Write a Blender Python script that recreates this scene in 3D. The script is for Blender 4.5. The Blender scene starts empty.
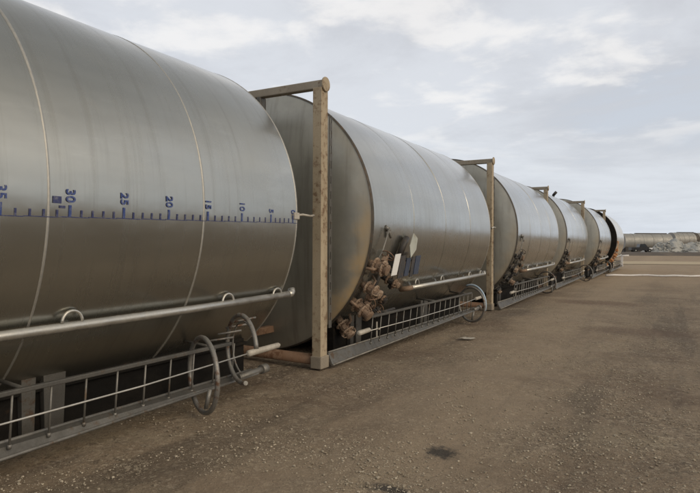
import bpy, bmesh, math, random
from math import sin, cos, pi, sqrt, radians
from mathutils import Vector, Matrix, noise
random.seed(7)
S = bpy.context.scene
COL = S.collection

# ---------------------------------------------------------------- camera
cd = bpy.data.cameras.new('camera'); cam = bpy.data.objects.new('camera', cd); COL.objects.link(cam)
cd.sensor_fit = 'HORIZONTAL'; cd.sensor_width = 36; cd.lens = 571.173 / 700 * 36
cd.clip_start = .05; cd.clip_end = 8000
yaw, pit, roll = radians(29.213), math.atan((246.5 - 244.48) / 571.173), radians(.208)
F0 = Vector((-sin(yaw), cos(yaw), 0)); R0 = Vector((cos(yaw), sin(yaw), 0)); Z = Vector((0, 0, 1))
Fv = F0 * cos(pit) - Z * sin(pit); U0 = Z * cos(pit) + F0 * sin(pit)
Rv = R0 * cos(roll) + U0 * sin(roll); Uv = U0 * cos(roll) - R0 * sin(roll)
M = Matrix((Rv, Uv, -Fv)).transposed().to_4x4(); M.translation = (0, 0, 1.6)
cam.matrix_world = M
S.camera = cam

# ---------------------------------------------------------------- sky and sun
SUN_AZ, SUN_EL = radians(100), radians(27)          # azimuth clockwise from +Y
W = bpy.data.worlds.new('World'); S.world = W; W.use_nodes = True
nt = W.node_tree; N = nt.nodes; L = nt.links
for n in list(N): N.remove(n)
def nd(t, **k):
    n = N.new(t)
    for a, b in k.items(): setattr(n, a, b)
    return n
out = nd('ShaderNodeOutputWorld'); bg = nd('ShaderNodeBackground'); bg.inputs[1].default_value = .1
L.new(bg.outputs[0], out.inputs[0])
sky = nd('ShaderNodeTexSky', sky_type='NISHITA', sun_disc=False, sun_elevation=SUN_EL, sun_rotation=SUN_AZ)
sky.dust_density = 2.0; sky.air_density = 1.0
tc = nd('ShaderNodeTexCoord'); sep = nd('ShaderNodeSeparateXYZ'); L.new(tc.outputs['Generated'], sep.inputs[0])
def math_(op, a, b=None, c=None, clamp=False):
    n = nd('ShaderNodeMath', operation=op); n.use_clamp = clamp
    for i, v in enumerate((a, b, c)):
        if v is None: continue
        if isinstance(v, (int, float)): n.inputs[i].default_value = v
        else: L.new(v, n.inputs[i])
    return n.outputs[0]
zc = math_('MAXIMUM', sep.outputs[2], 0.0); zz = math_('ADD', zc, .12)
px = math_('DIVIDE', sep.outputs[0], zz); py = math_('DIVIDE', sep.outputs[1], zz)
cmb = nd('ShaderNodeCombineXYZ'); L.new(px, cmb.inputs[0]); L.new(py, cmb.inputs[1])
def wnoise(scale, det, rough, off, dist=0.0):
    mp = nd('ShaderNodeMapping'); mp.inputs['Location'].default_value = off
    L.new(cmb.outputs[0], mp.inputs[0])
    n = nd('ShaderNodeTexNoise'); n.inputs['Scale'].default_value = scale; n.inputs['Detail'].default_value = det
    n.inputs['Roughness'].default_value = rough; n.inputs['Distortion'].default_value = dist
    L.new(mp.outputs[0], n.inputs[0]); return n.outputs[0]
def wramp(v, a, b):
    n = nd('ShaderNodeMapRange', interpolation_type='SMOOTHSTEP'); L.new(v, n.inputs[0])
    n.inputs[1].default_value = a; n.inputs[2].default_value = b; return n.outputs[0]
def wmix(f, a, b):
    n = nd('ShaderNodeMix', data_type='RGBA')
    if isinstance(f, (int, float)): n.inputs[0].default_value = f
    else: L.new(f, n.inputs[0])
    for i, v in ((6, a), (7, b)):
        if isinstance(v, tuple): n.inputs[i].default_value = (*v, 1)
        else: L.new(v, n.inputs[i])
    return n.outputs[2]
big = wnoise(.75, 7, .6, (3.1, 1.7, 0), .3)
mid = wnoise(2.1, 7, .54, (2.9, 11.6, 0), .15)
grey = (6.4, 6.5, 6.85); pale = (8.0, 8.2, 8.6); cream = (11.2, 10.8, 10.3); blue = (6.4, 7.1, 8.1)
cl = wmix(wramp(big, .36, .62), grey, pale)
cl = wmix(math_('MULTIPLY', math_('MULTIPLY', wramp(mid, .50, .64), wramp(sep.outputs[2], .08, .26)), .62), cl, cream)
cl = wmix(math_('MULTIPLY', wramp(big, .46, .30), .5), cl, blue)
# the cloud deck: thicker and greyer overhead, glowing where the low sun is behind it
cl = wmix(math_('MULTIPLY', wramp(sep.outputs[2], .40, .85), .9), cl, (3.6, 3.6, 3.5))
sv = nd('ShaderNodeVectorMath', operation='DOT_PRODUCT'); L.new(tc.outputs['Generated'], sv.inputs[0])
sv.inputs[1].default_value = (sin(SUN_AZ) * cos(SUN_EL), cos(SUN_AZ) * cos(SUN_EL), sin(SUN_EL))
glow = math_('POWER', math_('MAXIMUM', sv.outputs['Value'], 0.0), 4.0)
cl = wmix(math_('MULTIPLY', glow, .8), cl, (16.5, 13.8, 10.0))
fin = wmix(.86, sky.outputs[0], cl)                  # thin overcast, a little of the clear sky through it
hz = math_('POWER', math_('SUBTRACT', 1.0, zc), 9.0)
fin = wmix(math_('MULTIPLY', hz, .6), fin, (7.2, 8.0, 9.1))
L.new(fin, bg.inputs[0])
sd = bpy.data.lights.new('sun', 'SUN'); sd.energy = .75; sd.angle = radians(20); sd.color = (1, .84, .64)
so = bpy.data.objects.new('sun', sd); COL.objects.link(so)
sdir = Vector((sin(SUN_AZ) * cos(SUN_EL), cos(SUN_AZ) * cos(SUN_EL), sin(SUN_EL)))
so.rotation_euler = sdir.to_track_quat('Z', 'Y').to_euler(); so.location = (20, -10, 20)

S.view_settings.view_transform = 'Standard'; S.view_settings.look = 'None'
S.view_settings.exposure = 0.0; S.view_settings.gamma = 1.0
S.render.engine = 'CYCLES'

# ---------------------------------------------------------------- materials
class Mat:
    def __init__(s, name, rough=.6, metal=0.0, col=(.5, .5, .5)):
        s.m = bpy.data.materials.new(name); s.m.use_nodes = True
        s.t = s.m.node_tree; s.b = s.t.nodes['Principled BSDF']
        s.b.inputs['Roughness'].default_value = rough; s.b.inputs['Metallic'].default_value = metal
        s.b.inputs['Base Color'].default_value = (*col, 1)
        s.tc = s.t.nodes.new('ShaderNodeTexCoord'); s.co = s.tc.outputs['Object']
    def n(s, t, **k):
        n = s.t.nodes.new(t)
        for a, b in k.items(): setattr(n, a, b)
        return n
    def l(s, a, b): s.t.links.new(a, b)
    def noise(s, scale, det=5, rough=.55, stretch=(1, 1, 1), off=(0, 0, 0), dist=0.0, rnd=False):
        mp = s.n('ShaderNodeMapping'); mp.inputs['Scale'].default_value = stretch; mp.inputs['Location'].default_value = off
        s.l(s.co, mp.inputs[0])
        t = s.n('ShaderNodeTexNoise'); t.inputs['Scale'].default_value = scale; t.inputs['Detail'].default_value = det
        t.inputs['Roughness'].default_value = rough; t.inputs['Distortion'].default_value = dist
        v = mp.outputs[0]
        if rnd:
            oi = s.n('ShaderNodeObjectInfo'); a = s.n('ShaderNodeVectorMath', operation='ADD')
            sc = s.n('ShaderNodeMath', operation='MULTIPLY'); sc.inputs[1].default_value = 40; s.l(oi.outputs['Random'], sc.inputs[0])
            s.l(v, a.inputs[0]); s.l(sc.outputs[0], a.inputs[1]); v = a.outputs[0]
        s.l(v, t.inputs[0]); return t.outputs[0]
    def ramp(s, v, a, b, lo=0.0, hi=1.0):
        n = s.n('ShaderNodeMapRange', interpolation_type='SMOOTHSTEP'); s.l(v, n.inputs[0])
        for i, x in enumerate((a, b, lo, hi)): n.inputs[i + 1].default_value = x
        return n.outputs[0]
    def mix(s, f, a, b, mode='MIX'):
        n = s.n('ShaderNodeMix', data_type='RGBA', blend_type=mode)
        for i, v in ((0, f), (6, a), (7, b)):
            if isinstance(v, (int, float)): n.inputs[i].default_value = v
            elif isinstance(v, tuple): n.inputs[i].default_value = (*v, 1)
            else: s.l(v, n.inputs[i])
        return n.outputs[2]
    def math(s, op, a, b=None, clamp=False):
        n = s.n('ShaderNodeMath', operation=op); n.use_clamp = clamp
        for i, v in enumerate((a, b)):
            if v is None: continue
            if isinstance(v, (int, float)): n.inputs[i].default_value = v
            else: s.l(v, n.inputs[i])
        return n.outputs[0]
    def sep(s):
        n = s.n('ShaderNodeSeparateXYZ'); s.l(s.co, n.inputs[0]); return n.outputs
    def color(s, c): s.l(c, s.b.inputs['Base Color'])
    def rough(s, c): s.l(c, s.b.inputs['Roughness'])
    def metal(s, c): s.l(c, s.b.inputs['Metallic'])
    def bump(s, h, strength=.3, dist=.01):
        n = s.n('ShaderNodeBump'); n.inputs['Strength'].default_value = strength; n.inputs['Distance'].default_value = dist
        s.l(h, n.inputs['Height']); s.l(n.outputs[0], s.b.inputs['Normal'])

def steel_mat(name, base, warm, dirt=.55):
    m = Mat(name, .30, .95)
    big_ = m.noise(.55, 5, .6, rnd=True)
    band = m.noise(1.0, 4, .55, (.35, .9, 5.0), rnd=True)              # mill bands along the plates
    strk = m.noise(1.0, 6, .65, (.5, 13, .5), rnd=True)                # run-down streaks round the shell
    c = m.mix(m.ramp(big_, .35, .65), base, warm)
    c = m.mix(m.ramp(band, .42, .70, 0, .30), c, tuple(x * .78 for x in base))
    c = m.mix(m.ramp(strk, .47, .72, 0, dirt), c, tuple(x * .55 for x in warm))
    m.color(c)
    r = m.math('ADD', m.ramp(big_, .3, .7, .22, .32), m.ramp(strk, .46, .74, 0, .07)); m.rough(r)
    wav = m.noise(1.9, 3, .45, (1, .8, 1), rnd=True)
    smu = m.noise(5, 6, .7, (1, .25, 1), rnd=True); c = m.mix(m.ramp(smu, .56, .72, 0, .22), c, tuple(x * 1.25 for x in base)); m.color(c); m.bump(wav, .45, .024)
    m.b.inputs['Coat Weight'].default_value = .8; m.b.inputs['Coat IOR'].default_value = 1.6; m.b.inputs['Coat Roughness'].default_value = .2
    return m.m
MT = {}
MT['steel'] = steel_mat('rolled stainless steel', (.385, .39, .362), (.355, .348, .308), .30)
MT['steel_sunlit'] = steel_mat('cream sunlit toned steel', (.62, .57, .44), (.58, .48, .33), .3)  # far shell, sunlight put into its cream tone
def weld_mat():
    m = Mat('ground weld', .55, .85); n = m.noise(26, 4, .6)
    m.color(m.mix(m.ramp(n, .3, .7), (.40, .395, .37), (.47, .46, .425))); m.bump(n, .3, .004); return m.m
MT['weld'] = weld_mat()
def head_mat(name='tank head steel', k=.35):
    m = Mat(name, .42, .6)
    big_ = m.noise(1.1, 6, .62, rnd=True); strk = m.noise(1, 6, .6, (9, 1, .8), rnd=True)
    c = m.mix(m.ramp(big_, .35, .65), (.33, .325, .29), (.41, .40, .35))
    c = m.mix(m.ramp(strk, .48, .72, 0, .45), c, (.20, .19, .16))
    o = m.sep()
    # ochre rust film creeping in from the outer edge on the valve side
    q = m.math('SQRT', m.math('ADD', m.math('MULTIPLY', o[0], o[0]), m.math('MULTIPLY', o[2], o[2])))
    rim = m.ramp(m.math('ADD', q, m.math('MULTIPLY', m.math('SUBTRACT', m.noise(1.5, 6, .65), .5), .9)), 1.60, 1.96)
    side = m.ramp(m.math('ADD', o[0], m.math('MULTIPLY', m.math('ABSOLUTE', o[2]), -.25)), .6, 1.3)
    low = m.ramp(m.math('ADD', o[2], m.math('MULTIPLY', m.noise(1.1, 3, .5, off=(2, 0, 0)), -2.2)), -.6, -1.7, .1, 1.0); rm = m.math('MULTIPLY', m.math('MULTIPLY', m.math('MULTIPLY', rim, side), low), k)
    c = m.mix(rm, c, (.50, .36, .19)); m.color(c)
    m.metal(m.math('SUBTRACT', .6, m.math('MULTIPLY', rm, .5)))
    m.rough(m.math('ADD', .40, m.math('MULTIPLY', rm, .3)))
    m.bump(m.noise(2.2, 3, .5), .3, .03); return m.m
MT['head'] = head_mat(); MT['head_rusty'] = head_mat('rust stained tank head', 1.0)
def paint_mat(name, a, b, rust, amount, rough=.65, metal=0.0, sc=3.0, stretch=(1, 1, .35)):
    m = Mat(name, rough, metal)
    n1 = m.noise(sc, 7, .65, stretch, rnd=True); n2 = m.noise(sc * 4, 6, .7, rnd=True); n3 = m.noise(70, 3, .6)
    c = m.mix(m.ramp(n1, .35, .65), a, b)
    c = m.mix(m.ramp(m.math('ADD', m.math('MULTIPLY', n2, .6), m.math('MULTIPLY', n1, .4)), .62 - amount * .25, .70 - amount * .2), c, rust)
    c = m.mix(m.ramp(n3, .35, .7, 0, .25), c, tuple(x * .55 for x in a)); m.color(c)
    m.rough(m.ramp(n2, .3, .7, rough - .1, min(1, rough + .15)))
    m.bump(m.math('ADD', n2, m.math('MULTIPLY', n3, .4)), .35, .006); return m.m
MT['post'] = paint_mat('weathered tan frame paint', (.45, .375, .265), (.35, .285, .195), (.18, .115, .068), .48, .7)
MT['beam'] = paint_mat('grey brown weathered beam', (.27, .235, .185), (.33, .29, .23), (.17, .12, .08), .3, .65)
MT['rustpipe'] = paint_mat('rusty brown pipe', (.20, .12, .075), (.27, .18, .12), (.13, .065, .035), .6, .75)
MT['galv'] = paint_mat('pale galvanised pipe', (.58, .57, .53), (.46, .45, .42), (.30, .25, .19), .15, .40, .8, 2.5, (1, .3, 1))
MT['ladder'] = paint_mat('dull grey ladder steel', (.095, .092, .085), (.135, .13, .118), (.11, .075, .05), .3, .55, .4)
MT['rung'] = paint_mat('worn grey rung steel', (.25, .24, .22), (.17, .165, .15), (.15, .105, .07), .3, .5, .5)
MT['cable'] = paint_mat('bright wire cable', (.60, .59, .56), (.5, .49, .46), (.4, .36, .3), .1, .4, .5)
MT['hoop'] = paint_mat('scuffed grey hoop steel with rust', (.22, .215, .20), (.28, .27, .25), (.14, .075, .045), .5, .5, .5)
MT['valve'] = paint_mat('rusty valve iron', (.24, .16, .11), (.36, .27, .195), (.12, .07, .042), .45, .7, .3, 14, (1, 1, 1))
MT['flange'] = paint_mat('scaly pale rust flange', (.47, .365, .275), (.30, .21, .145), (.15, .085, .05), .45, .75, .2, 16, (1, 1, 1))
MT['orange'] = paint_mat('sunlit orange rust', (.62, .27, .10), (.72, .42, .22), (.35, .13, .05), .3, .8, 0, 9, (1, 1, 1))  # valve rust with sunlight put into its orange
MT['darkiron'] = paint_mat('dark oily iron', (.045, .043, .042), (.08, .072, .065), (.12, .07, .045), .25, .5, .4, 8, (1, 1, 1))
MT['dulliron'] = paint_mat('dull grey brown iron', (.16, .145, .125), (.24, .215, .185), (.13, .085, .055), .35, .65, .3, 10, (1, 1, 1))
MT['flatblack'] = paint_mat('flat black', (.010, .0095, .009), (.018, .016, .014), (.035, .025, .017), .25, .95, 0, 5, (.3, .3, 1))  # near black, stands in for shade under the shells
MT['flatblack'].node_tree.nodes['Principled BSDF'].inputs['Specular IOR Level'].default_value = .15
MT['rim'] = paint_mat('dark rim steel', (.055, .05, .043), (.10, .085, .068), (.11, .07, .045), .4, .6, .3, 6, (1, 1, 1))
MT['white'] = paint_mat('white placard paint', (.80, .80, .78), (.74, .74, .72), (.5, .47, .42), .05, .5)
MT['tens'] = paint_mat('dirty white tensioner', (.50, .47, .41), (.38, .35, .30), (.25, .2, .14), .15, .55, .1, 8, (1, 1, 1))
MT['navy'] = paint_mat('navy placard board', (.018, .026, .05), (.04, .055, .095), (.12, .12, .13), .15, .45)
MT['paleplate'] = paint_mat('pale grey green plate', (.48, .50, .45), (.40, .42, .38), (.3, .27, .2), .15, .55)
MT['hose'] = paint_mat('light blue hose', (.38, .50, .62), (.46, .57, .68), (.25, .27, .3), .1, .5)
def ink_mat(name, col):
    m = Mat(name, .5); n = m.noise(28, 6, .75)
    m.color(m.mix(m.ramp(n, .46, .72, 0, .55), col, (.30, .30, .29))); return m.m
MT['ink'] = ink_mat('navy stencil paint', (.03, .06, .22)); MT['inkdark'] = ink_mat('faded dark stencil paint', (.03, .04, .13))

def ground_mat():
    m = Mat('compacted gravelly dirt', .92)
    m.co = m.n('ShaderNodeNewGeometry').outputs['Position']
    a = m.noise(.22, 6, .6); b = m.noise(1.3, 7, .65, off=(4, 1, 0)); c3 = m.noise(9, 7, .7); g = m.noise(55, 5, .7); trk = m.noise(1.0, 5, .6, (1.3, .12, 1), (2, 0, 0))
    c = m.mix(m.ramp(b, .33, .67), (.152, .110, .072), (.222, .172, .120))
    c = m.mix(m.ramp(a, .40, .64, 0, .6), c, (.28, .215, .145))
    c = m.mix(m.ramp(trk, .50, .60, 0, .75), c, (.098, .073, .051)); c = m.mix(m.ramp(trk, .46, .34, 0, .5), c, (.29, .225, .15))
    c = m.mix(m.ramp(c3, .48, .72, 0, .55), c, (.095, .070, .045))
    p2 = m.noise(.55, 7, .68, off=(9, 3, 0), dist=.6); c = m.mix(m.ramp(p2, .50, .64, 0, .6), c, (.105, .066, .042)); c = m.mix(m.ramp(p2, .46, .34, 0, .5), c, (.29, .24, .165))
    c = m.mix(m.ramp(g, .60, .74, 0, .75), c, (.36, .305, .225))
    c = m.mix(m.ramp(g, .44, .30, 0, .5), c, (.055, .042, .028))
    v = m.n('ShaderNodeTexVoronoi'); v.inputs['Scale'].default_value = 28; m.l(m.co, v.inputs[0])
    c = m.mix(m.ramp(v.outputs['Distance'], .20, .10, 0, .30), c, (.33, .28, .21))
    pm = m.ramp(m.noise(.9, 6, .65, off=(1, 7, 0), dist=.5), .38, .62, .30, 1.0)      # gravelly patches between packed fines
    for sc_, lo_, hi_ in ((30, .65, .8), (75, .6, .6), (150, .45, .5)):
        vv = m.n('ShaderNodeTexVoronoi'); vv.inputs['Scale'].default_value = sc_; m.l(m.co, vv.inputs[0])
        sx = m.n('ShaderNodeSeparateColor'); m.l(vv.outputs['Color'], sx.inputs[0])
        c = m.mix(m.math('MULTIPLY', pm, m.ramp(sx.outputs[0], .80, .97, 0, lo_)), c, (.40, .34, .25))
        c = m.mix(m.math('MULTIPLY', pm, m.ramp(sx.outputs[1], .70, .95, 0, hi_ * .75)), c, (.065, .048, .032))
    o = m.sep()
    def spot(x, y, rx, ry, col, c, k=1.0):
        dx = m.math('DIVIDE', m.math('SUBTRACT', o[0], x), rx); dy = m.math('DIVIDE', m.math('SUBTRACT', o[1], y), ry)
        d = m.math('SQRT', m.math('ADD', m.math('MULTIPLY', dx, dx), m.math('MULTIPLY', dy, dy)))
        d = m.math('ADD', d, m.math('MULTIPLY', m.math('SUBTRACT', m.noise(11, 6, .75), .5), 2.2))
        return m.mix(m.ramp(d, 1.0, .35, 0, k), c, col)
    lane = m.math('ADD', m.math('ABSOLUTE', m.math('ADD', o[0], 1.9)), m.math('MULTIPLY', m.math('SUBTRACT', m.noise(.8, 5, .6), .5), 2.4))
    c = m.mix(m.ramp(lane, 1.5, .2, 0, .5), c, (.36, .285, .20))     # dusty lane packed down by traffic along the row
    c = spot(-1.55, 4.23, .16, .17, (.022, .021, .021), c, .85)     # oil drips
    c = spot(-1.62, 3.42, .20, .10, (.022, .021, .021), c, .85)
    c = spot(-1.75, 17.5, 1.6, 1.0, (.10, .055, .034), c, .6)        # reddish soil
    c = spot(-.6, 12.0, 1.4, .8, (.10, .058, .036), c, .45)
    # lighter, warmer dirt tone with distance along the row
    far = m.ramp(o[1], 14, 36, 0, .65)
    c = m.mix(far, c, (.36, .27, .175))
    m.color(c)
    h = m.math('ADD', m.math('MULTIPLY', c3, .6), m.math('ADD', m.math('MULTIPLY', g, .35), m.math('MULTIPLY', m.ramp(v.outputs['Distance'], .3, .05), .25)))
    m.bump(h, .8, .03); return m.m
MT['ground'] = ground_mat()
MT['stone'] = paint_mat('pale limestone chips', (.52, .46, .36), (.22, .18, .13), (.13, .095, .065), .3, .9, 0, 22, (1, 1, 1))
MT['tanroad'] = paint_mat('dry pale track', (.50, .41, .27), (.43, .35, .23), (.32, .25, .17), .2, .95, 0, .3, (1, 1, 1))
MT['whitepipe'] = paint_mat('white plastic pipe', (.78, .76, .74), (.70, .68, .66), (.45, .4, .34), .1, .5)
MT['fartank'] = paint_mat('dull beige tank steel', (.35, .345, .325), (.28, .275, .26), (.22, .195, .165), .2, .5, .3, .6)
MT['rubble'] = paint_mat('grey rubble', (.46, .455, .42), (.34, .335, .31), (.54, .53, .50), .3, .95, 0, .8, (1, 1, 1))
MT['berm'] = paint_mat('dark dead grass bank', (.09, .075, .062), (.13, .105, .08), (.2, .16, .11), .2, .95, 0, .5, (1, 1, 1))
MT['carblack'] = paint_mat('black car paint', (.012, .012, .014), (.02, .02, .022), (.05, .05, .05), .05, .25)
MT['glass'] = Mat('dark window glass', .08, 0, (.02, .025, .03)).m
MT['rubber'] = Mat('tyre rubber', .85, 0, (.02, .02, .02)).m
MT['lamp'] = Mat('headlamp lens', .15, 0, (.75, .75, .78)).m

# ---------------------------------------------------------------- mesh builder
class MB:
    def __init__(s): s.v = []; s.f = []; s.sm = []
    def add(s, vs, fs, smooth=False):
        o = len(s.v); s.v += [tuple(v) for v in vs]; s.f += [tuple(i + o for i in f) for f in fs]; s.sm += [smooth] * len(fs); return s
    def box(s, x0, x1, y0, y1, z0, z1):
        vs = [(x, y, z) for z in (z0, z1) for y in (y0, y1) for x in (x0, x1)]
        return s.add(vs, [(0, 2, 3, 1), (4, 5, 7, 6), (0, 1, 5, 4), (1, 3, 7, 5), (3, 2, 6, 7), (2, 0, 4, 6)])
    def bbox(s, x0, x1, y0, y1, z0, z1, b=.01):
        bm = bmesh.new(); bmesh.ops.create_cube(bm, size=1)
        for v in bm.verts:
            v.co = Vector(((x0 + x1) / 2 + v.co.x * (x1 - x0), (y0 + y1) / 2 + v.co.y * (y1 - y0), (z0 + z1) / 2 + v.co.z * (z1 - z0)))
        bmesh.ops.bevel(bm, geom=bm.edges[:], offset=b, segments=2, affect='EDGES', profile=.5)
        bm.verts.index_update(); s.add([v.co[:] for v in bm.verts], [[v.index for v in f.verts] for f in bm.faces]); bm.free(); return s
    def tube(s, pts, r, n=12, caps=True, closed=False):
        pts = [Vector(p) for p in pts]; m = len(pts); rs = r if isinstance(r, (list, tuple)) else [r] * m
        vs = []; up = None
        for i, p in enumerate(pts):
            if closed: d = pts[(i + 1) % m] - pts[i - 1]
            else: d = pts[min(i + 1, m - 1)] - pts[max(i - 1, 0)]
            d.normalize()
            if up is None: up = d.orthogonal().normalized()
            else: up = (up - d * up.dot(d)).normalized()
            w = d.cross(up)
            for k in range(n):
                a = 2 * pi * k / n; vs.append(p + (up * cos(a) + w * sin(a)) * rs[i])
        fs = []
        for i in range(m if closed else m - 1):
            for k in range(n):
                a, b = i * n, ((i + 1) % m) * n
                fs.append((a + k, a + (k + 1) % n, b + (k + 1) % n, b + k))
        s.add(vs, fs, True)
        if caps and not closed:
            o = len(s.v) - m * n
            s.f += [tuple(o + k for k in range(n))[::-1], tuple(o + (m - 1) * n + k for k in range(n))]; s.sm += [False, False]
        return s
    def lathe(s, prof, n=24, caps=True, smooth=False):       # profile of (radius, z) about local z
        vs = [(r * cos(2 * pi * k / n), r * sin(2 * pi * k / n), z) for r, z in prof for k in range(n)]
        fs = [(i * n + k, i * n + (k + 1) % n, (i + 1) * n + (k + 1) % n, (i + 1) * n + k) for i in range(len(prof) - 1) for k in range(n)]
        s.add(vs, fs, smooth); o = len(s.v) - len(vs)
        if caps: s.f += [tuple(o + k for k in range(n))[::-1], tuple(o + (len(prof) - 1) * n + k for k in range(n))]; s.sm += [False, False]
        return s
    def build(s, name, mat, parent=None, loc=None, rot=None):
        me = bpy.data.meshes.new(name); me.from_pydata(s.v, [], s.f); me.polygons.foreach_set('use_smooth', s.sm)
        me.materials.append(MT[mat]); me.update()
        return link(name, me, parent, loc, rot)
def link(name, data, parent=None, loc=None, rot=None):
    o = bpy.data.objects.new(name, data); COL.objects.link(o)
    if parent: o.parent = parent
    if loc is not None: o.location = loc
    if rot is not None: o.rotation_euler = rot
    return o
def tag(o, label=None, cat=None, group=None, kind=None):
    for k, v in (('label', label), ('category', cat), ('group', group), ('kind', kind)):
        if v: o[k] = v
    return o
def kids(o): return [c for c in bpy.data.objects if c.parent == o]
def copy_tree(o, parent=None):
    c = o.copy(); COL.objects.link(c)
    if parent: c.parent = parent; c.matrix_parent_inverse = o.matrix_parent_inverse.copy()
    for k in kids(o): copy_tree(k, c)
    return c

# ---------------------------------------------------------------- ground
def axis(lo, hi, n0, n1, far, k):
    a = [lo + (hi - lo) * i / n0 for i in range(n0 + 1)]
    st = (hi - lo) / n0; x = hi; d = st; up = []
    for i in range(n1):
        d *= k; x += d; up.append(x)
        if x > far: break
    x = lo; d = st; dn = []
    for i in range(n1):
        d *= k; x -= d; dn.append(x)
        if x < -far: break
    return dn[::-1] + a + up
xs = axis(-5.2, 3.2, 190, 90, 4000, 1.11); ys = axis(1.2, 13, 230, 90, 4000, 1.11)
gv = []
for y in ys:
    for x in xs:
        d = max(abs(x), abs(y)); fade = max(0, 1 - d / 60)
        z = 0
        if fade:
            z = fade * (.022 * noise.noise((x * .7, y * .7, 0)) + .014 * noise.noise((x * 2.3, y * 2.3, 3)) + .009 * noise.noise((x * 7, y * 7, 5)) + .005 * noise.noise((x * 19, y * 19, 8)))
            z -= .02
        gv.append((x, y, z))
nx = len(xs)
gf = [(j * nx + i, j * nx + i + 1, (j + 1) * nx + i + 1, (j + 1) * nx + i) for j in range(len(ys) - 1) for i in range(nx - 1)]
g = MB(); g.add(gv, gf, True); go = g.build('ground', 'ground'); tag(go, kind='structure')

# loose stones, thicker near the camera
def stone_shapes():
    out = []
    for q in range(6):
        bm = bmesh.new(); bmesh.ops.create_icosphere(bm, subdivisions=1, radius=1)
        for v in bm.verts: v.co *= 1 + random.uniform(-.28, .28); v.co.z *= .6
        bm.verts.index_update(); out.append(([v.co.copy() for v in bm.verts], [[v.index for v in f.verts] for f in bm.faces])); bm.free()
    return out
SH = stone_shapes(); st = MB()
def in_view(x, y):
    d = Vector((x, y, 0)) - Vector((0, 0, 0)); f = d.dot(F0); r = d.dot(R0)
    return f > .5 and abs(r) < f * .72 + .6
k = 0
while k < 26000:
    f = 2.6 + 15 * random.random() ** 1.9; r = random.uniform(-.75, .75) * f; p = F0 * f + R0 * r
    if p.x < -4.3 and random.random() > .1: continue
    if noise.noise((p.x * .9, p.y * .9, 11)) + .35 * noise.noise((p.x * 3, p.y * 3, 2)) < random.uniform(-.15, .5): continue
    k += 1
    s = .003 + .009 * random.random() ** 5 + (.010 if random.random() < .004 else 0); a = random.uniform(0, 6.28)
    ca, sa = cos(a) * s, sin(a) * s; vs, fs = random.choice(SH); zz_ = -.018 + s * .2 + .018 * noise.noise((p.x * .7, p.y * .7, 0)) + .012 * noise.noise((p.x * 2.3, p.y * 2.3, 3))
    st.add([(p.x + v.x * ca - v.y * sa, p.y + v.x * sa + v.y * ca, zz_ + v.z * s) for v in vs], fs)
so_ = st.build('gravel', 'stone'); tag(so_, 'pale loose gravel scattered over the brown dirt yard', 'gravel', kind='stuff')

# ---------------------------------------------------------------- the tank
RR, CZ, LEN = 1.962, 1.945, 6.15
def ring_pts(r, y, n=128): return [(r * sin(2 * pi * k / n), y, CZ + r * cos(2 * pi * k / n)) for k in range(n)]
def shell_mesh():
    n, m = 144, 81; vs = []
    for j in range(m):
        y = LEN * j / (m - 1); w = abs(((y / (LEN / 4)) + .5) % 1 - .5) * 2         # 0 at a weld, 1 mid plate
        for k in range(n):
            a = 2 * pi * k / n
            r = RR + .004 * (w ** .5) + .0055 * noise.noise((sin(a) * 1.8, y * .9, cos(a) * 1.8)) - .002
            vs.append((r * sin(a), y, CZ + r * cos(a)))
    fs = [(j * n + k, (j + 1) * n + k, (j + 1) * n + (k + 1) % n, j * n + (k + 1) % n) for j in range(m - 1) for k in range(n)]
    return MB().add(vs, fs, True)
def band(y0, y1, r0, h):          # a ring round the shell with a crowned section
    n = 144; prof = [(r0 - .01, y0), (r0 + h * .7, y0 + (y1 - y0) * .2), (r0 + h, (y0 + y1) / 2), (r0 + h * .7, y1 - (y1 - y0) * .2), (r0 - .01, y1)]
    vs = [(r * sin(2 * pi * k / n), y, CZ + r * cos(2 * pi * k / n)) for r, y in prof for k in range(n)]
    fs = [(j * n + k, (j + 1) * n + k, (j + 1) * n + (k + 1) % n, j * n + (k + 1) % n) for j in range(4) for k in range(n)]
    return MB().add(vs, fs, True)
def head_mesh(y, dome, r):        # centred on the axis: local z = 0 at axis
    n, m = 128, 22; vs = [(0, y + dome, 0)]
    for j in range(1, m + 1):
        q = (j / m) ** .6; d = dome * (1 - q ** 5)
        for k in range(n): a = 2 * pi * k / n; vs.append((r * q * sin(a), y + d, r * q * cos(a)))
    fs = []
    for k in range(n): fs.append((0, 1 + k, 1 + (k + 1) % n) if dome <= 0 else (0, 1 + (k + 1) % n, 1 + k))
    for j in range(m - 1):
        for k in range(n):
            a, b = 1 + j * n, 1 + (j + 1) * n; q = (a + k, b + k, b + (k + 1) % n, a + (k + 1) % n)
            fs.append(q if dome <= 0 else q[::-1])
    return MB().add(vs, fs, True)
def arc(c, r, ax, a0, a1, n=40):  # points of a circle in the vertical plane through horizontal axis ax
    ax = Vector(ax).normalized(); c = Vector(c)
    return [c + ax * r * cos(a0 + (a1 - a0) * i / (n - 1)) + Vector((0, 0, 1)) * r * sin(a0 + (a1 - a0) * i / (n - 1)) for i in range(n)]
HW, FY, FH = 1.63, -.83, 3.717    # frame half width, its plane in front of the head, its height

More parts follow.
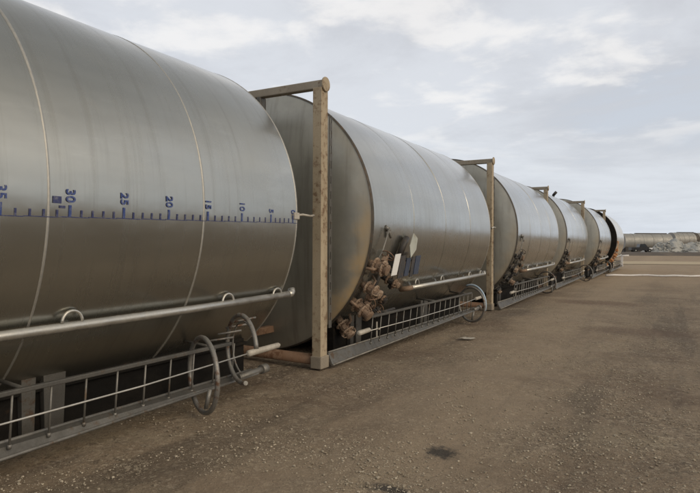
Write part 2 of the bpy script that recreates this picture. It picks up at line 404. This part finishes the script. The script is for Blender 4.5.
def make_frame(t):
    fr = []
    for sgn in (1, -1):
        m = MB(); x1 = HW * sgn; x0 = x1 - .13 * sgn; a, b = min(x0, x1), max(x0, x1)
        m.bbox(a, b, FY, FY + .022, .02, FH - .1, .004)                       # channel: two flanges and a web
        m.bbox(a, b, FY + .143, FY + .165, .02, FH - .1, .004)
        wx = x1 - .018 * sgn
        m.box(min(wx, x1) - .0, max(wx, x1) - .0, FY + .018, FY + .147, .021, FH - .101)
        m.box(min(x0, x0 + .018 * sgn), max(x0, x0 + .018 * sgn), FY + .018, FY + .147, .021, FH - .101)
        p = m.build('frame_post', 'post', t); fr.append(p)
        f = MB(); f.bbox(a - .015, b + .02, FY - .02, FY + .19, .0, .16, .012); f.build('post_foot', 'beam', p)
        c = MB(); c.lathe([(.04, 0), (.092, .003), (.095, .012), (.092, .024), (.03, .027)], 20)
        c.build('end_plate', 'post', p, (x1 + .002 * sgn, FY + .083, FH - .055), (0, pi / 2 * sgn, 0))
        # punched strut standing behind the post
        s = MB(); xx = (HW - .02) * sgn; y0 = FY + .235
        s.box(xx - .004, xx + .004, y0, y0 + .022, .5, 3.3); s.box(xx - .004, xx + .004, y0 + .05, y0 + .072, .5, 3.3)
        z = .5
        while z < 3.3: s.box(xx - .0035, xx + .0035, y0 + .02, y0 + .052, z, min(z + .1, 3.3)); z += .2
        fr.append(s.build('punched_strut', 'ladder', t))
    m = MB(); m.bbox(HW - 1.06, HW - 1.0, FY + .02, FY + .16, FH - .36, FH - .104, .006); fr.append(m.build('lug', 'ladder', t))
    m = MB(); m.bbox(-HW + .0, HW - .0, FY + .028, FY + .138, FH - .108, FH, .012); fr.append(m.build('frame_beam', 'beam', t))
    m = MB(); m.tube([(-HW + .1, FY + .08, .11), (0, FY + .085, .115), (HW - .1, FY + .08, .10)], .07, 16); fr.append(m.build('frame_beam', 'rustpipe', t))
    for sgn in (1, -1):           # struts from the frame back to the head, low down
        m = MB(); m.bbox(min(.25 * sgn, .35 * sgn), max(.25 * sgn, .35 * sgn), FY + .15, .05, .28, .38, .008); fr.append(m.build('frame_strut', 'rustpipe', t))
    return fr

def make_valve(t, y, ang, reach, big=1.0, turn=0.0, mat='valve', fmat='flange', wheel=False):
    """nozzle, wafer body, flanges with bolts, side branch and cap, pointing out of the shell at angle ang below level"""
    d = Vector((cos(ang), 0, -sin(ang))); b = Vector((0, y, CZ)) + d * (RR - .02)
    q = (d.to_track_quat('Z', 'Y').to_matrix() @ Matrix.Rotation(turn, 3, 'Z')).to_euler()
    m = MB(); k = big
    m.lathe([(.046 * k, 0), (.046 * k, .09)], 18, smooth=True)
    m.lathe([(.05 * k, .115), (.058 * k, .13), (.058 * k, .20), (.05 * k, .215)], 8)
    m.tube([(0, 0, .165), (0, -.16 * k, .17)], .020 * k, 10); m.lathe([(.036 * k, .118), (.036 * k, .118)], 8, caps=False)
    m.bbox(-.032 * k, .032 * k, -.135 * k, -.075 * k, .135, .20, .006)
    m.tube([(.0, .03, .165), (.07 * k, .10 * k, .15), (.09 * k, .13 * k, .06)], .017 * k, 8)
    v = m.build('valve', mat, t, b, q)
    for z in (.09, .22):
        f = MB(); f.lathe([(.086 * k, z - .001), (.09 * k, z + .003), (.09 * k, z + .017), (.086 * k, z + .021)], 22)
        for j in range(8):
            a = j * pi / 4 + .2; f.tube([(.072 * k * cos(a), .072 * k * sin(a), z - .016), (.072 * k * cos(a), .072 * k * sin(a), z + .036)], .0075 * k, 6)
        f.build('flange', fmat, v)
    c = MB(); c.lathe([(.052 * k, .24), (.052 * k, .26 + reach), (.060 * k, .265 + reach), (.060 * k, .30 + reach), (.035 * k, .31 + reach)], 16)
    for sg in (1, -1): c.tube([(.05 * k * sg, 0, .28 + reach), (.085 * k * sg, 0, .27 + reach), (.10 * k * sg, 0, .22 + reach)], .009, 6)
    c.build('cap', mat if wheel else fmat, v)
    h = MB()
    if wheel:
        h.tube([(.075 * k * cos(2 * pi * j / 20), -.175 * k, .17 + .075 * k * sin(2 * pi * j / 20)) for j in range(20)], .008, 6, closed=True)
        for j in range(3): h.tube([(0, -.172 * k, .17), (.075 * k * cos(j * 2.09), -.175 * k, .17 + .075 * k * sin(j * 2.09))], .006, 6)
        h.tube([(0, -.15 * k, .17), (0, -.19 * k, .17)], .012, 8)
    else: h.tube([(0, -.155 * k, .17), (.05, -.17 * k, .18), (.20, -.175 * k, .22)], [.013, .011, .009], 8)
    h.build('handle', 'rustpipe', v)
    return v

def make_tank(name='storage_tank'):
    t = bpy.data.objects.new(name, None); COL.objects.link(t); t.empty_display_size = .5
    shell_mesh().build('shell', 'steel', t)
    for j in (1, 2, 3): band(LEN * j / 4 - .014, LEN * j / 4 + .014, RR + .001, .0022).build('weld_seam', 'weld', t)
    band(-.014, .05, RR, .013).build('rim', 'rim', t)
    band(LEN - .03, LEN + .006, RR - .002, .006).build('rim', 'weld', t)
    head_mesh(.0, -.15, RR - .004).build('base_head', 'head', t, (0, 0, CZ))
    head_mesh(LEN - .006, .10, RR - .004).build('top_head', 'head', t, (0, 0, CZ))
    make_frame(t)
    # vent pipe along the shell
    x = 1.775
    m = MB(); m.tube([(x, 1.85, .955), (x, 3, .962), (x, 4.6, .972), (x + .005, 6.22, 1.0)], .037, 14)
    p = m.build('vent_pipe', 'galv', t)
    e = MB(); e.tube([(x + .005, 6.22, 1.0), (x + .005, 6.28, 1.003), (x - .005, 6.315, 1.02), (x - .02, 6.325, 1.06)], .043, 12); e.build('elbow', 'galv', p)
    e = MB(); e.tube([(x, 1.87, .955), (x - .01, 1.80, .95), (x - .06, 1.76, .94), (x - .16, 1.75, .93)], .043, 12); e.build('elbow', 'valve', p)
    for y in (2.1, 3.38, 5.15, 6.0):
        b = MB(); b.tube([(x + .01, y - .085 * cos(q_ * pi / 12), 1.0 + .085 * sin(q_ * pi / 12)) for q_ in range(13)], .012, 8)
        b.bbox(x - .14, x - .03, y - .035, y + .035, .955, .975, .004); b.build('bracket', 'galv', p)
    # ladder, its lower stringer a broad flat bar
    us = MB(); us.bbox(1.80, 1.84, .25, 5.15, .555, .59, .006)
    uso = us.build('ladder_stringer', 'ladder', t)
    for y in (.9, 3.0, 4.9):
        b = MB(); b.tube([(1.82, y, .57), (1.41, y, .60)], .016, 8); b.build('standoff', 'ladder', uso)
    ls = MB(); ya, yb = FY + .19, 5.55
    A = [(1.60, ya, .16), (1.63, ya, .185), (1.70, ya, .03), (1.685, ya, .005)]; B = [(1.74, yb, .195), (1.77, yb, .215), (1.86, yb, .19), (1.845, yb, .17)]
    ls.add(A + B, [(0, 1, 2, 3), (7, 6, 5, 4), (0, 4, 5, 1), (1, 5, 6, 2), (2, 6, 7, 3), (3, 7, 4, 0)])
    lso = ls.build('ladder_stringer', 'ladder', t)
    m = MB(); m.tube([(1.703, ya, .03), (1.863, yb, .19)], .013, 8); m.build('edge_bead', 'rung', lso)
    m = MB(); m.tube([(1.63, ya, .19), (1.768, yb, .222)], .013, 8); m.build('edge_bead', 'rung', lso)
    m = MB(); m.tube([(1.84, yb - .3, .20), (1.84, yb + .10, .215)], .035, 12); m.tube([(1.84, yb + .08, .214), (1.84, yb + .17, .217)], .052, 14); m.build('end_sleeve', 'rung', lso)
    rm = None; y = .30
    for i in range(18):
        yy = .31 + .288 * i
        if rm is None:
            mm = MB(); mm.tube([(1.785, 0, .17), (1.82, 0, .565)], .0085, 8); mm.tube([(1.785, 0, .175), (1.788, 0, .205)], .015, 8)
            ro = mm.build('rung', 'rung', t, (0, yy, 0)); rm = ro.data
        else: link('rung', rm, t, (0, yy, 0))
    c = MB(); c.tube([(1.835, .2, .385), (1.835, 2, .37), (1.835, 4, .38), (1.835, 5.7, .435)], .0075, 6); co = c.build('safety_cable', 'cable', t)
    for y, z, le in ((-.15, .392, .30), (5.42, .425, .52)):
        k = MB(); k.tube([(1.835, y - .02, z), (1.835, y, z), (1.84, y + le, z + .01), (1.84, y + le + .03, z + .012)], [.016, .036, .032, .016], 12); k.build('cable_tensioner', 'tens', co)
    k = MB(); k.box(1.81, 1.82, .44, .47, .26, .48); k.box(1.81, 1.86, .43, .48, .37, .39); k.build('cable_guide', 'tens', co)
    h = MB(); h.tube(arc((2.0, 4.56, .385), .345, (.9, -.42, 0), 0, 2 * pi * 47 / 48, 48), .023, 10, closed=True); h.build('cage_hoop', 'hoop', t)
    m = MB(); m.tube([(2.0, 4.6, .06), (2.03, 4.62, .24)], .02, 8); m.build('hoop_stay', 'rung', t)
    # leg plates under the belly
    for y in (3.52, .9):
        m = MB(); z0, z1 = 0, .60
        for yy, dy in ((y, .10), (y - .22, .06)):
            vs = [(1.30, yy - dy, z1), (1.36, yy - dy, z1), (1.36, yy + dy, z1), (1.30, yy + dy, z1), (1.30, yy - dy * .8, 0), (1.35, yy - dy * .8, 0), (1.35, yy + dy * .8, 0), (1.30, yy + dy * .8, 0)]
            m.add(vs, [(0, 1, 2, 3)[::-1], (4, 5, 6, 7), (0, 4, 5, 1), (1, 5, 6, 2), (2, 6, 7, 3), (3, 7, 4, 0)])
        lo = m.build('support_leg', 'ladder', t)
        k = MB(); k.bbox(1.26, 1.42, y - .22, y + .22, .60, .625, .005); k.bbox(1.32, 1.50, y - .16, y + .3, .69, .705, .004); k.build('leg_bracket', 'rung', lo)
    for sg in (1, -1):             # added black beams hiding lit ground, standing in for shade under the shell
        m = MB(); m.bbox(min(1.17 * sg, 1.29 * sg), max(1.17 * sg, 1.29 * sg), .1, LEN - .15, -.03, .47, .008)
        m.bbox(min(1.17 * sg, 1.36 * sg), max(1.17 * sg, 1.36 * sg), .1, LEN - .15, .02, .05, .004); m.bbox(min(1.17 * sg, 1.34 * sg), max(1.17 * sg, 1.34 * sg), .1, LEN - .15, .40, .43, .004)
        m.build('dark_filler_beam', 'flatblack', t)
    # valves down the base end
    for ang, rch, trn in ((.825, .02, .6), (.63, .06, 1.9), (.48, .03, .2), (.318, .0, 2.4)): make_valve(t, .14 + .05 * sin(ang * 40), ang, rch, 1.2 + .12 * sin(ang * 23), trn, wheel=trn > 1.5)
    for ang, rch, trn in ((.56, -.02, 1.2), (.44, .0, .4), (.70, -.03, 2.0)): make_valve(t, .70 + .1 * sin(ang * 30), ang, rch, .8, trn, 'darkiron', 'valve', wheel=trn > 1)
    m = MB(); m.tube([(1.62, .42, .62), (1.74, .44, .85), (1.86, .46, 1.18), (1.90, .60, 1.22), (1.90, .95, 1.20)], .03, 10); m.tube([(1.70, .25, .55), (1.68, .9, .56), (1.62, 1.5, .56)], .028, 10); m.build('manifold_pipe', 'darkiron', t)
    m = MB(); m.tube([(1.86, .08, 1.15), (1.99, .26, 1.50), (2.02, .44, 1.84)], .012, 8); m.tube([(1.985, .46, 1.83), (1.99, .55, 1.70)], .02, 8); m.tube([(1.95, .44, 1.86), (1.99, .50, 1.80)], .03, 8)
    m.build('lift_rod', 'rung', t)
    return t

first = make_tank()
ROWS = [  # x of axis, y of base head, length scale, frame shift, label
 (-5.774, -.60, 1.0, .0, 'nearest steel tank lying on its side, with a blue numbered scale along its shell'),
 (-5.518, 6.99, .962, .0, 'second steel tank in the row, rusty base valves and a white placard on its shell'),
 (-5.322, 14.71, 1.0, -.10, 'third steel tank in the row, between the second and third brown frame posts'),
 (-5.256, 22.26, 1.0, -.22, 'fourth steel tank in the row, whose dark base crescent shows behind a low frame top'),
 (-4.90, 29.92, 1.0, -.28, 'fifth steel tank in the row, with a small dark vent on top of its rim'),
 (-4.706, 37.68, 1.0, -.25, 'last tank at the far end of the row, shell and rusty valves coloured as if sunlit'),
]
tanks = []; DULL = {}
def swap(q, key):                  # the same mesh in duller, oilier iron
    k = (q.data.name, key)
    if k not in DULL: DULL[k] = q.data.copy(); DULL[k].materials[0] = MT['darkiron' if key in ('valve', 'handle') else 'dulliron']
    return DULL[k]
weld_plain = {}
for i, (x, y, sy, fs, lab) in enumerate(ROWS):
    t = first if i == 0 else copy_tree(first)
    t.location = (x, y, 0); t.scale = (1, sy, 1); t['label'] = lab; t['category'] = 'tank'; t['group'] = 'steel tanks lying in a row'
    if fs:
        for c in kids(t):
            if c.name.split('.')[0] in ('frame_post', 'frame_beam', 'punched_strut', 'frame_strut'): c.location.x += fs
    tanks.append(t)
    if i:
        for c in kids(t):
            if c.name.startswith('vent_pipe'): c.location.z -= .07
            if c.name.startswith('valve') and i > 1:
                c.rotation_euler.rotate_axis('Z', random.uniform(-1.2, 1.2)); k_ = random.uniform(.7, .95); c.scale = (k_, k_, k_ * random.uniform(.75, 1)); c.location.y += random.uniform(-.04, .08)
                for q in [c] + kids(c):
                    key = q.name.split('.')[0]
                    if key != 'cap' and i != 5: q.data = swap(q, key)
            if c.name.startswith('weld_seam'): 
                if c.data.name not in weld_plain: weld_plain[c.data.name] = c.data.copy(); weld_plain[c.data.name].materials[0] = MT['steel']
                c.data = weld_plain[c.data.name]; c.location.z = CZ * .0006; c.scale = (.9994, 1, .9994)
            if c.name.startswith('cage_hoop') and i > 1: c.rotation_euler.z = random.uniform(-.06, .06); c.location.y += random.uniform(-.5, .3)
            if c.name.startswith('support_leg'): c.location.y += random.uniform(-.3, .3)
T1, T2, T3, T4, T5, T6 = tanks

# --- the nearest tank: numbered scale, second hoop, latch
def scale_y(n): # value on the scale -> local y
    tab = {35: 2.139, 30: 2.638, 25: 3.109, 20: 3.58, 15: 4.062, 10: 4.554, 5: 5.039, 0: 5.457}
    if n in tab: return tab[n] + .6
    lo = n // 5 * 5; hi = lo + 5
    if hi > 35: return tab[35] + .6 - (n - 35) * .099
    return (tab[lo] + (tab[hi] - tab[lo]) * (n - lo) / 5) + .6
def base_z(y): return 1.784 + .0195 * (y - 2.74)
def patch(m, y0, y1, z0, z1, off=.0045):   # a painted mark that follows the curve of the shell
    n = 4; vs = []
    for j in range(n + 1):
        z = z0 + (z1 - z0) * j / n; dz = z - CZ
        for k, o in ((0, off), (1, off), (1, -.004), (0, -.004)):
            vs.append((sqrt((RR + o) ** 2 - dz * dz), y0 if k == 0 else y1, z))
    for j in range(n):
        a = j * 4; b = a + 4; m.add([], [])
    o = len(m.v); m.v += vs
    for j in range(n):
        a = o + j * 4; b = a + 4
        for q in ((a, a + 1, b + 1, b), (a + 1, a + 2, b + 2, b + 1), (a + 3, a, b, b + 3)): m.f.append(q); m.sm.append(False)
    m.f += [(o, o + 3, o + 2, o + 1), (o + n * 4, o + n * 4 + 1, o + n * 4 + 2, o + n * 4 + 3)]; m.sm += [False, False]
sc = MB(); n_ = -1
marks = []
for n in range(0, 42):
    y = scale_y(n); z = base_z(y); major = n % 5 == 0 and n <= 35
    if major: mk = MB(); patch(mk, y - .010, y + .010, z, z + .085); marks.append(mk)
    else: patch(sc, y - .007, y + .007, z, z + .05)
y = scale_y(41)
while y < scale_y(0) + .02:
    patch(sc, y, y + .2499, base_z(y) - .003, base_z(y) + .003, .0035); y += .25
gs = sc.build('gauge_scale', 'inkdark', T1)
for mk in marks: mk.build('gauge_mark', 'ink', gs)
def text_mesh(txt, size, bold=.012):
    cu = bpy.data.curves.new('numeral', 'FONT'); cu.body = txt; cu.size = size; cu.extrude = .0022; cu.offset = bold * size; cu.align_x = 'CENTER'; cu.align_y = 'CENTER'
    to = bpy.data.objects.new('numeral', cu); COL.objects.link(to)
    dg = bpy.context.evaluated_depsgraph_get(); me = bpy.data.meshes.new_from_object(to.evaluated_get(dg))
    bpy.data.objects.remove(to); return me
for txt in ('35', '30', '25', '20', '15', '10', '5', '0'):
    y = scale_y(int(txt)); big_ = int(txt) % 10 == 0 or txt == '35'
    me = text_mesh(txt, .102, .018); me.materials.clear(); me.materials.append(MT['ink'])
    z = base_z(y) + (.088 + .066 if len(txt) == 2 else .088 + .034)
    if txt == '0': z = base_z(y) + .125
    o = link('numeral', me, gs)
    dz = z - CZ
    o.matrix_local = Matrix(((0, 0, 1, sqrt(RR * RR - dz * dz) + .0035), (0, 1, 0, y), (-1, 0, 0, z), (0, 0, 0, 1)))
m = MB(); y = scale_y(31) - .0
patch(m, y - .035, y + .03, base_z(y) + .095, base_z(y) + .145); patch(m, y + .015, y + .06, base_z(y) + .062, base_z(y) + .080)
m.build('faded_mark', 'inkdark', gs)
h = MB(); h.tube(arc((2.02, 5.08, .545), .34, (.9, -.42, 0), .15, 2 * pi * .80, 44), .023, 10); h.tube(arc((2.02, 5.12, .545), .27, (.9, -.42, 0), .4, 2 * pi * .70, 44), .009, 8); h.build('cage_hoop', 'hoop', T1)
m = MB()
for j in range(4): m.tube([(1.72, 4.95 + .12 * j, .62 + .05 * j), (1.86, 5.15 + .12 * j, .64 + .055 * j)], .011, 8)
m.build('grab_bar', 'hoop', T1)
m = MB(); m.tube([(1.93, 6.1, 1.93), (1.99, 6.22, 1.95), (1.95, 6.45, 1.945), (1.9, 6.6, 1.96)], .014, 8); m.bbox(1.93, 1.99, 6.06, 6.16, 1.89, 1.97, .008); m.build('latch', 'tens', T1)

# --- second tank: placards, board, blue hose
d = lambda x, y, z: (x, y, z)
def plate(m, pts, n, th):
    n = Vector(n).normalized() * th; a = [Vector(p) for p in pts]; k = len(a)
    m.add(a + [p - n for p in a], [tuple(range(k)), tuple(range(2 * k - 1, k - 1, -1))] + [(i, i + k, (i + 1) % k + k, (i + 1) % k) for i in range(k)])
m = MB(); plate(m, [(2.04, .46, 1.15), (2.04, .66, 1.16), (2.05, .80, 1.47), (2.05, .60, 1.46)], (1, -.1, .1), .008); pw = m.build('placard', 'white', T2)
for q, (ya, w_, zz0, zz1, mt) in enumerate(((.78, .20, 1.10, 1.44, 'darkiron'), (1.02, .17, 1.12, 1.40, 'navy'), (1.24, .12, 1.10, 1.42, 'darkiron'), (1.40, .20, 1.13, 1.43, 'navy'))):
    m = MB(); plate(m, [(2.0, ya, zz0), (2.0, ya + w_, zz0 + .005), (2.005, ya + w_ + .12, zz1), (2.005, ya + .12, zz1 - .005)], (1, -.05 + .1 * (q % 2), .1), .012); m.build('board', mt, T2)
m = MB(); m.bbox(1.90, 1.985, .90, 1.50, 1.16, 1.20, .006); m.bbox(1.90, 1.985, .95, 1.55, 1.34, 1.37, .006); m.build('placard_bracket', 'darkiron', T2)
m = MB(); plate(m, [(2.04, 1.20, 1.40), (2.04, 1.42, 1.52), (2.05, 1.46, 1.70), (2.04, 1.32, 1.78), (2.04, 1.16, 1.58)], (1, -.1, 0), .01); m.build('placard', 'paleplate', T2)
m = MB(); m.tube([(1.95, .95, 1.42), (2.0, 1.02, 1.62), (2.0, 1.12, 1.70)], .05, 10); m.build('placard_bracket', 'darkiron', T2)
m = MB(); m.tube(arc((1.99, 4.60, .41), .375, (.9, -.42, 0), pi * .62, -.35, 26), .017, 10); m.build('blue_hose', 'hose', T2)
m = MB(); m.tube([(1.62, FY, 2.02), (1.60, FY - .12, 2.03), (1.58, FY - .2, 2.0)], .02, 8); m.build('latch', 'galv', T3)

# --- fifth tank: vent on its rim; last tank: sunlight put into cream shell and orange valve colours
m = MB(); m.tube([(-.2, .1, CZ + RR - .03), (-.2, .1, CZ + RR + .22)], .06, 12); m.tube([(-.2, .1, CZ + RR + .2), (-.05, .05, CZ + RR + .36)], .07, 12); m.build('vent', 'darkiron', T5)
for c in kids(T2):
    if c.name.startswith('base_head'): c.data = c.data.copy(); c.data.materials[0] = MT['head_rusty']
for c in kids(T6):
    k = c.name.split('.')[0]
    if k == 'cage_hoop' or k == 'hoop_stay': bpy.data.objects.remove(c); continue
    if k == 'shell': c.data = c.data.copy(); c.data.materials[0] = MT['steel_sunlit']
    if k == 'base_head': c.data = c.data.copy(); c.data.materials[0] = MT['flatblack']
    if k in ('valve', 'lift_rod') and c.matrix_local.translation.z >= 0:
        for q in [c] + kids(c): q.data = q.data.copy(); q.data.materials[0] = MT['orange']

# ---------------------------------------------------------------- far yard
def at(u, depth, z=0.0):          # world point on the view bearing of photo column u
    p = F0 * depth + R0 * ((u - 350) / 571.173 * depth); return Vector((p.x, p.y, z))
m = MB()                           # dead grass bank across the far side
A, B = at(560, 96), at(900, 88); d_ = (B - A); nrm = Vector((-d_.y, d_.x, 0)).normalized(); nseg = 60; vs = []
for i in range(nseg + 1):
    p = A + d_ * (i / nseg)
    for w, z in ((-4, -.05), (-2, .35), (0, .55), (2.5, .5), (6, -.05)): vs.append(p + nrm * w + Z * (z + (.12 * noise.noise((i * .4, w, 0)) if z > 0 else 0)))
m.add(vs, [(i * 5 + k, i * 5 + k + 1, i * 5 + 6 + k, i * 5 + 5 + k) for i in range(nseg) for k in range(4)], True)
tag(m.build('bank', 'berm'), kind='structure')
m = MB(); A, B = at(500, 52), at(1000, 49.5); d_ = (B - A); nrm = Vector((-d_.y, d_.x, 0)).normalized(); vs = []
for i in range(41):
    p = A + d_ * (i / 40); w = .8 * noise.noise((i * .3, 0, 0))
    vs += [p + nrm * (-2.5 + w) + Z * .006, p + nrm * (6.5 + w * .6) + Z * .006]
m.add(vs, [(2 * i, 2 * i + 2, 2 * i + 3, 2 * i + 1) for i in range(40)]); tag(m.build('track', 'tanroad'), kind='structure')
m = MB(); pts = []
for i in range(31):
    u = 606 + (860 - 606) * i / 30; p = at(u, 29.6 + .25 * sin(i * .5)); p.z = .045 + .015 * sin(i * 1.7); pts.append(p)
m.tube(pts, .052, 10); o = m.build('white_pipeline', 'whitepipe'); tag(o, 'long white pipe lying across the dirt yard beyond the row', 'pipe')
m = MB(); p = at(626, 43); m.tube([p + Vector((-.5, 0, .80)), p + Vector((.2, .1, .84))], .07, 10); m.bbox(p.x - .35, p.x - .2, p.y - .08, p.y + .08, 0, .75, .01)
o = m.build('pipe_stub', 'whitepipe'); tag(o, 'short white pipe stub standing just past the last tank', 'pipe')

def far_tank(u0, u1, depth, zb, lab, dark_end):
    a, b = at(u0, depth), at(u1, depth + 1.0); t = bpy.data.objects.new('distant_tank', None); COL.objects.link(t); t.location = a
    v = b - a; ln = v.length; t.rotation_euler = (0, 0, math.atan2(v.y, v.x)); r = 1.55
    tag(t, lab, 'tank', 'tanks across the far side of the yard')
    n = 40
    def cyl(x0, x1, rr): 
        q = MB(); vs = [(x, rr * cos(2 * pi * k / n), zb + r + rr * sin(2 * pi * k / n)) for x in (x0, x1) for k in range(n)]
        q.add(vs, [(k, (k + 1) % n, n + (k + 1) % n, n + k) for k in range(n)], True); q.add(vs[:n], [tuple(range(n))[::-1]]); q.add(vs[n:], [tuple(range(n))]); return q
    cyl(0, ln, r).build('shell', 'fartank', t)
    for k in range(1, 5): cyl(ln * k / 5 - .08, ln * k / 5 + .08, r + .03).build('rib', 'fartank', t)
    if dark_end: cyl(ln - .5, ln + .1, r + .05).build('end_ring', 'rim', t)
    q = MB(); q.bbox(.2, ln - .2, -1.2, -1.0, .25, zb + .6, .03); q.bbox(.2, ln - .2, 1.0, 1.2, .25, zb + .6, .03); q.bbox(.1, ln - .1, -.9, .9, .35, zb + .3, .03); q.build('skid', 'darkiron', t)
    q = MB(); q.bbox(ln * .3, ln * .95, -.35, .35, zb + 2 * r - .05, zb + 2 * r + .12, .03); q.build('walkway', 'darkiron', t)
    for x in (.8, ln - .8):
        q = MB(); q.bbox(x - .4, x + .4, -1.25, 1.25, 0, .36, .04); q.build('support', 'darkiron', t)
    return t
far_tank(621, 668, 108, .75, 'long beige tank across the yard, behind the black pickup', False)
far_tank(670.5, 693.5, 118, 1.2, 'shorter beige tank behind the grey heap, with a dark end ring', True)
far_tank(695, 728, 120, 1.2, 'beige tank cut off by the right edge of the photo behind the heap', False)

def heap(u0, u1, depth, h, lab, seed):
    a, b = at(u0, depth), at(u1, depth + 2); t = bpy.data.objects.new('rubble_heap', None); COL.objects.link(t); t.location = (a + b) / 2
    v = b - a; ln = v.length; t.rotation_euler = (0, 0, math.atan2(v.y, v.x)); tag(t, lab, 'heap', 'grey rubble heaps')
    m = MB(); nx_, ny_ = 56, 22; vs = []
    for j in range(ny_):
        for i in range(nx_):
            x = (i / (nx_ - 1) - .5) * 2; y_ = (j / (ny_ - 1) - .5) * 2; e = max(0, 1 - abs(x) ** 2.6) * max(0, 1 - abs(y_) ** 1.8)
            z = h * e * (.72 + .55 * noise.noise((x * 3 + seed, y_ * 1.5, 0))) + .35 * e ** .5 * noise.noise((x * 9, y_ * 5, seed)) + .16 * e ** .5 * noise.noise((x * 24, y_ * 12, seed)) - .04
            vs.append((x * ln / 2, y_ * 4, z))
    m.add(vs, [(j * nx_ + i, j * nx_ + i + 1, (j + 1) * nx_ + i + 1, (j + 1) * nx_ + i) for j in range(ny_ - 1) for i in range(nx_ - 1)])
    m.build('mound', 'rubble', t)
    rnd = random.Random(seed); s = MB()
    for k in range(420):
        x = rnd.uniform(-.48, .48) * ln; y_ = rnd.uniform(-3.6, .5); ex = max(0, 1 - abs(x * 2 / ln) ** 2.6) * max(0, 1 - abs(y_ / 4) ** 1.8); z = h * ex * rnd.uniform(.3, .85); q = rnd.uniform(.06, .26)
        vs_, fs_ = rnd.choice(SH); s.add([(x + w.x * q * 1.6, y_ + w.y * q, z + w.z * q) for w in vs_], fs_)
    o = s.build('rubble', 'rubble', t); o['kind'] = 'stuff'
heap(648, 690, 100, 2.9, 'wide grey rubble heap right of the black pickup', 3)
heap(676, 750, 98, 3.3, 'grey rubble heap running out of the right edge of the photo', 9)

def pickup():
    p = at(630, 97); t = bpy.data.objects.new('pickup_truck', None); COL.objects.link(t); t.location = p + Z * .45; t.scale = (.72, .8, .8)
    v = R0; t.rotation_euler = (0, 0, math.atan2(v.y, v.x) - .12); tag(t, 'small black pickup truck parked in front of the long beige tank', 'pickup truck')
    m = MB(); pr = [(0, .45), (0, 1.05), (1.75, 1.08), (1.95, 1.75), (3.05, 1.78), (3.65, 1.12), (4.75, 1.0), (4.9, .75), (4.9, .42), (4.3, .40), (.6, .40)]
    vs = [(x, y, z) for y in (-.9, .9) for x, z in pr]; n = len(pr)
    m.add(vs, [tuple(range(n)), tuple(range(2 * n - 1, n - 1, -1))] + [(i + n, (i + 1) % n + n, (i + 1) % n, i) for i in range(n)]); m.build('body', 'carblack', t)
    for y0, y1 in ((-.915, -.895), (.895, .915)):
        m = MB(); m.add([(x, y, z) for y in (y0, y1) for x, z in ((2.05, 1.2), (2.15, 1.66), (2.95, 1.68), (3.4, 1.2))], [(0, 3, 2, 1), (4, 5, 6, 7), (0, 1, 5, 4), (1, 2, 6, 5), (2, 3, 7, 6), (3, 0, 4, 7)]); m.build('window', 'glass', t)
    m = MB(); m.bbox(4.86, 4.98, -.92, .92, .40, .62, .02); m.build('bumper', 'galv', t)
    for y in (-.7, .7): m = MB(); m.bbox(4.84, 4.94, y - .18, y + .18, .72, .92, .02); m.build('headlight', 'lamp', t)
    m = MB(); m.bbox(3.9, 4.72, -.93, -.905, .62, .98, .01); m.build('wing_panel', 'white', t)
    w0 = None
    for x in (.95, 4.0):
        for y in (-.86, .86):
            if w0 is None:
                q = MB(); q.lathe([(.2, -.12), (.37, -.12), (.4, -.08), (.4, .08), (.37, .12), (.2, .12)], 22); w0 = q
            w = w0.build('wheel', 'rubber', t, (x, y, .40), (pi / 2, 0, 0)); q = MB(); q.lathe([(.03, -.125), (.22, -.115), (.22, .115), (.03, .125)], 14); q.build('rim', 'galv', w)
pickup()
# a flattened scrap of pale sheet on the dirt near the second frame
m = MB(); vs = []
for j in range(5):
    for i in range(7): vs.append((-3.02 + (i - 3) * .038 + .01 * j, 9.45 + (j - 2) * .04, .012 + .02 * abs(noise.noise((i * .7, j * .9, 4)))))
m.add(vs, [(j * 7 + i, j * 7 + i + 1, j * 7 + 8 + i, j * 7 + 7 + i) for j in range(4) for i in range(6)])
o = m.build('scrap_sheet', 'tens'); tag(o, 'small pale crumpled scrap lying on the dirt by the second frame post', 'litter')
